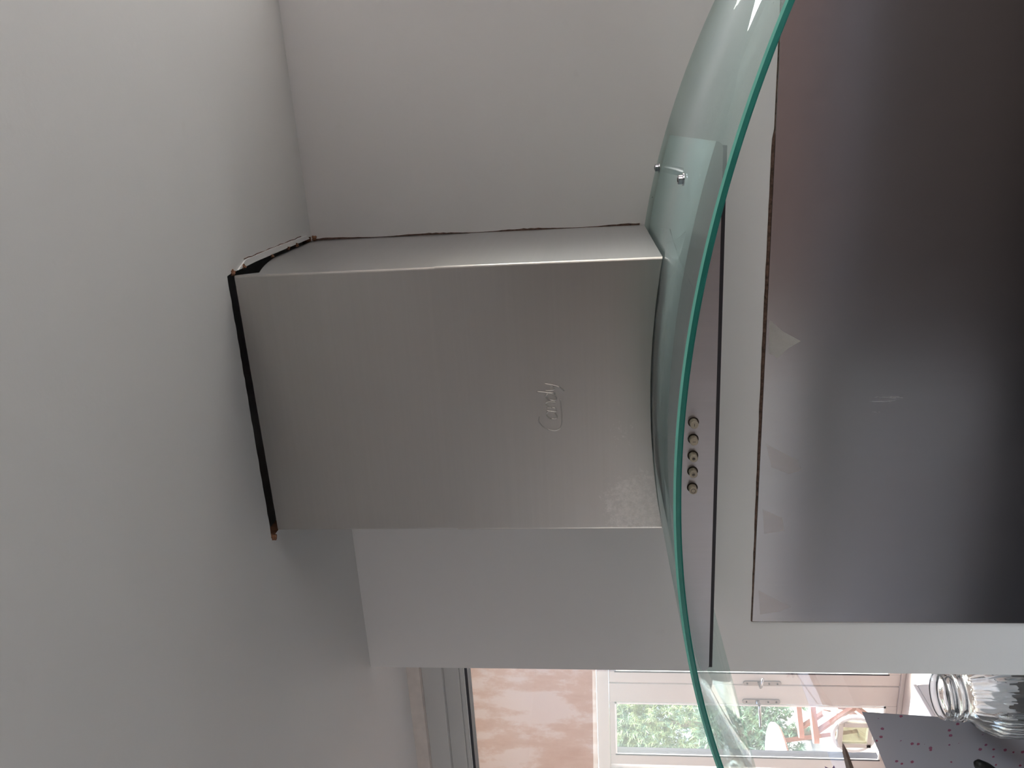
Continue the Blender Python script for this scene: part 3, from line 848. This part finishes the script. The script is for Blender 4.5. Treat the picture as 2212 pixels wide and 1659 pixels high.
def garden_chair(loc, rz, label, grp):
    """x forward (seat front at x = 0), y across, z up from the deck"""
    r = bpy.data.objects.new('garden_chair', None); C.objects.link(r)
    r.location = (loc[0], loc[1], GD + E); r.rotation_euler = (0, 0, rz)
    tag(r, label, 'chair', grp)
    mi = None
    def part(name, bm, m, smooth=False):
        me = bpy.data.meshes.new(name); bmesh.ops.recalc_face_normals(bm, faces=bm.faces); bm.to_mesh(me); bm.free(); me.materials.append(m)
        o = bpy.data.objects.new(name, me); C.objects.link(o); o.parent = r
        return o
    for s in (-1, 1):
        bm = bmesh.new()
        out = [(0.0 + 0.03 * math.cos(a) - 0.0, s * 0.235 + 0.032 * math.sin(a)) for a in [-PI / 2 + PI * k / 8 for k in range(9)]]
        prism(bm, out + [(-0.50, s * 0.235 + 0.032), (-0.50, s * 0.235 - 0.032)], 'z', 0.595, 0.635)
        part('armrest', bm, MT['teak'])
        part('leg', tube(bmesh.new(), [(-0.06, s * 0.235, 0.595), (-0.42, s * 0.235, 0.003)], 0.022, 4), MT['teak'])
        part('leg', tube(bmesh.new(), [(-0.47, s * 0.225, 0.60), (-0.04, s * 0.225, 0.003)], 0.022, 4), MT['teak'])
        part('back_post', tube(bmesh.new(), [(-0.42, s * 0.20, 0.42), (-0.60, s * 0.20, 1.0)], 0.02, 4), MT['bleached'])
    part('cross_bar', tube(bmesh.new(), [(-0.22, -0.235, 0.30), (-0.22, 0.235, 0.30)], 0.016, 6), MT['teak'])
    for k in range(9):
        part('seat_slat', box(bmesh.new(), -0.06 - k * 0.047 - 0.036, -0.06 - k * 0.047, -0.205, 0.205, 0.42 - k * 0.003, 0.434 - k * 0.003), MT['bleached'])
    for k in range(8):
        t = k / 7
        x = -0.44 - 0.155 * t; z = 0.50 + 0.46 * t
        part('back_slat', box(bmesh.new(), x - 0.008, x + 0.008, -0.20, 0.20, z - 0.024, z + 0.024), MT['bleached'])
    return r
garden_chair((-4.815, 4.115), math.atan2(-0.62, -0.78), 'slatted wooden garden chair with red-brown arms nearest the french doors', 'wooden chairs on the deck')

def spray(bm, p, d, ln, rr):
    """one conifer shoot: needles radiating forward round a short twig"""
    d = d.normalized()
    up = Vector((0, 0, 1)) if abs(d.z) < 0.9 else Vector((1, 0, 0))
    a = d.cross(up).normalized(); b = d.cross(a).normalized()
    for k in range(15):
        t = rr.uniform(0.05, 1.0); an = rr.uniform(0, 2 * PI)
        o = p + d * ln * t
        q = (d * 0.75 + (a * math.cos(an) + b * math.sin(an)) * 0.8).normalized() * ln * 0.42
        s = q.cross(d).normalized() * ln * 0.030
        v = [bm.verts.new(o - s), bm.verts.new(o + s), bm.verts.new(o + q)]
        bm.faces.new(v)
def conifer(x, y, h, rad, n, m, label, seed, ln=0.19):
    rr = random.Random(seed)
    t = empty('conifer', (x, y, GD - 0.06)); tag(t, label, 'tree', 'conifers beyond the deck')
    obj('trunk', tube(bmesh.new(), [(x, y, GD - 0.08), (x, y, GD + h * 0.9)], [0.07, 0.015], 8), MT['bark'], t)
    bm = bmesh.new()
    for k in range(n):
        f = rr.random() ** 0.8
        z = GD + 0.02 + h * f
        R_ = rad * (1 - f) ** 0.6 + 0.05
        a = rr.uniform(0, 2 * PI); q = R_ * (0.55 + 0.5 * rr.random())
        p = Vector((x + q * math.cos(a), y + q * math.sin(a), z))
        d = Vector((math.cos(a), math.sin(a), rr.uniform(0.1, 1.0)))
        spray(bm, p, d, ln * rr.uniform(0.7, 1.25), rr)
    tag(obj('foliage', bm, m, t), kind='stuff')
conifer(-8.55, 8.35, 2.02, 1.25, 2600, MT['needle'], 'tall yellow-green conifer filling the upper part of the glazed door', 1, 0.21)
conifer(-6.66, 6.15, 1.05, 0.54, 1300, MT['needle2'], 'blue-green low conifer behind the round white table', 3)
conifer(-6.38, 4.98, 0.40, 0.24, 360, MT['needle2'], 'smallest blue-green conifer, beside the deck boards', 4, 0.13)
conifer(-11.7, 11.2, 2.12, 1.1, 900, MT['needle'], 'distant yellow-green conifer by the white garden wall', 5, 0.3)

# ------------------------------------------------------------------ kitchen furniture seen only as reflections in the steel
cb = empty('base_cabinet', (-1.9, -2.75, FL)); tag(cb, 'grey kitchen base cabinet reflected in the steel splashback', 'cabinet')
obj('carcass', bx(-3.1, -1.15, -3.04, -2.53, FL + 0.15, FL + 0.88), MT['cab'], cb)
for k in range(3):
    x0 = -3.09 + k * 0.648
    dd = obj('door', bx(x0, x0 + 0.64, -2.53, -2.51, FL + 0.16, FL + 0.87, bev=0.003), MT['cab'], cb)
    bm = bmesh.new(); tube(bm, [(x0 + 0.5, -2.49, FL + 0.78), (x0 + 0.6, -2.49, FL + 0.78)], 0.006, 8); obj('handle', bm, MT['chrome'], dd)
tag(obj('worktop', bx(-3.12, -1.13, -3.045, -2.48, FL + 0.88, FL + 0.92, bev=0.003), MT['top']), 'dark kitchen worktop on the grey base cabinet', 'worktop')

tag(obj('wall_backsplash', bx(-1.14, 2.19, -3.05, -3.035, FL + 0.92, -0.33), MT['rosewall']), kind='structure')
b2 = empty('base_cabinet', (0.5, -2.75, FL)); tag(b2, 'dark brown kitchen base cabinet run reflected in the steel', 'cabinet')
obj('carcass', bx(-1.10, 2.18, -3.04, -2.53, FL + 0.15, FL + 0.88), MT['tall'], b2)
wc = empty('wall_cabinet', (0.5, -2.85, -0.33)); tag(wc, 'dark brown wall cabinet run reflected in the chimney steel', 'cabinet')
obj('carcass', bx(-1.10, 2.18, -3.035, -2.72, -0.33, 0.24), MT['tall'], wc)
for k in range(5):
    x0 = -1.095 + k * 0.655
    for par, y, z0, z1, hz in ((b2, -2.53, FL + 0.16, FL + 0.87, FL + 0.72), (wc, -2.72, -0.325, 0.235, -0.28)):
        dd = obj('door', bx(x0, x0 + 0.648, y, y + 0.02, z0, z1, bev=0.003), MT['tall'], par)
        bm = bmesh.new(); tube(bm, [(x0 + 0.05, y + 0.04, hz), (x0 + 0.05, y + 0.04, hz + 0.12)], 0.006, 8); obj('handle', bm, MT['chrome'], dd)
tag(obj('worktop', bx(-1.12, 2.19, -3.034, -2.49, FL + 0.88, FL + 0.92, bev=0.003), MT['greytop']), 'pale grey worktop on the dark brown base cabinets', 'worktop')
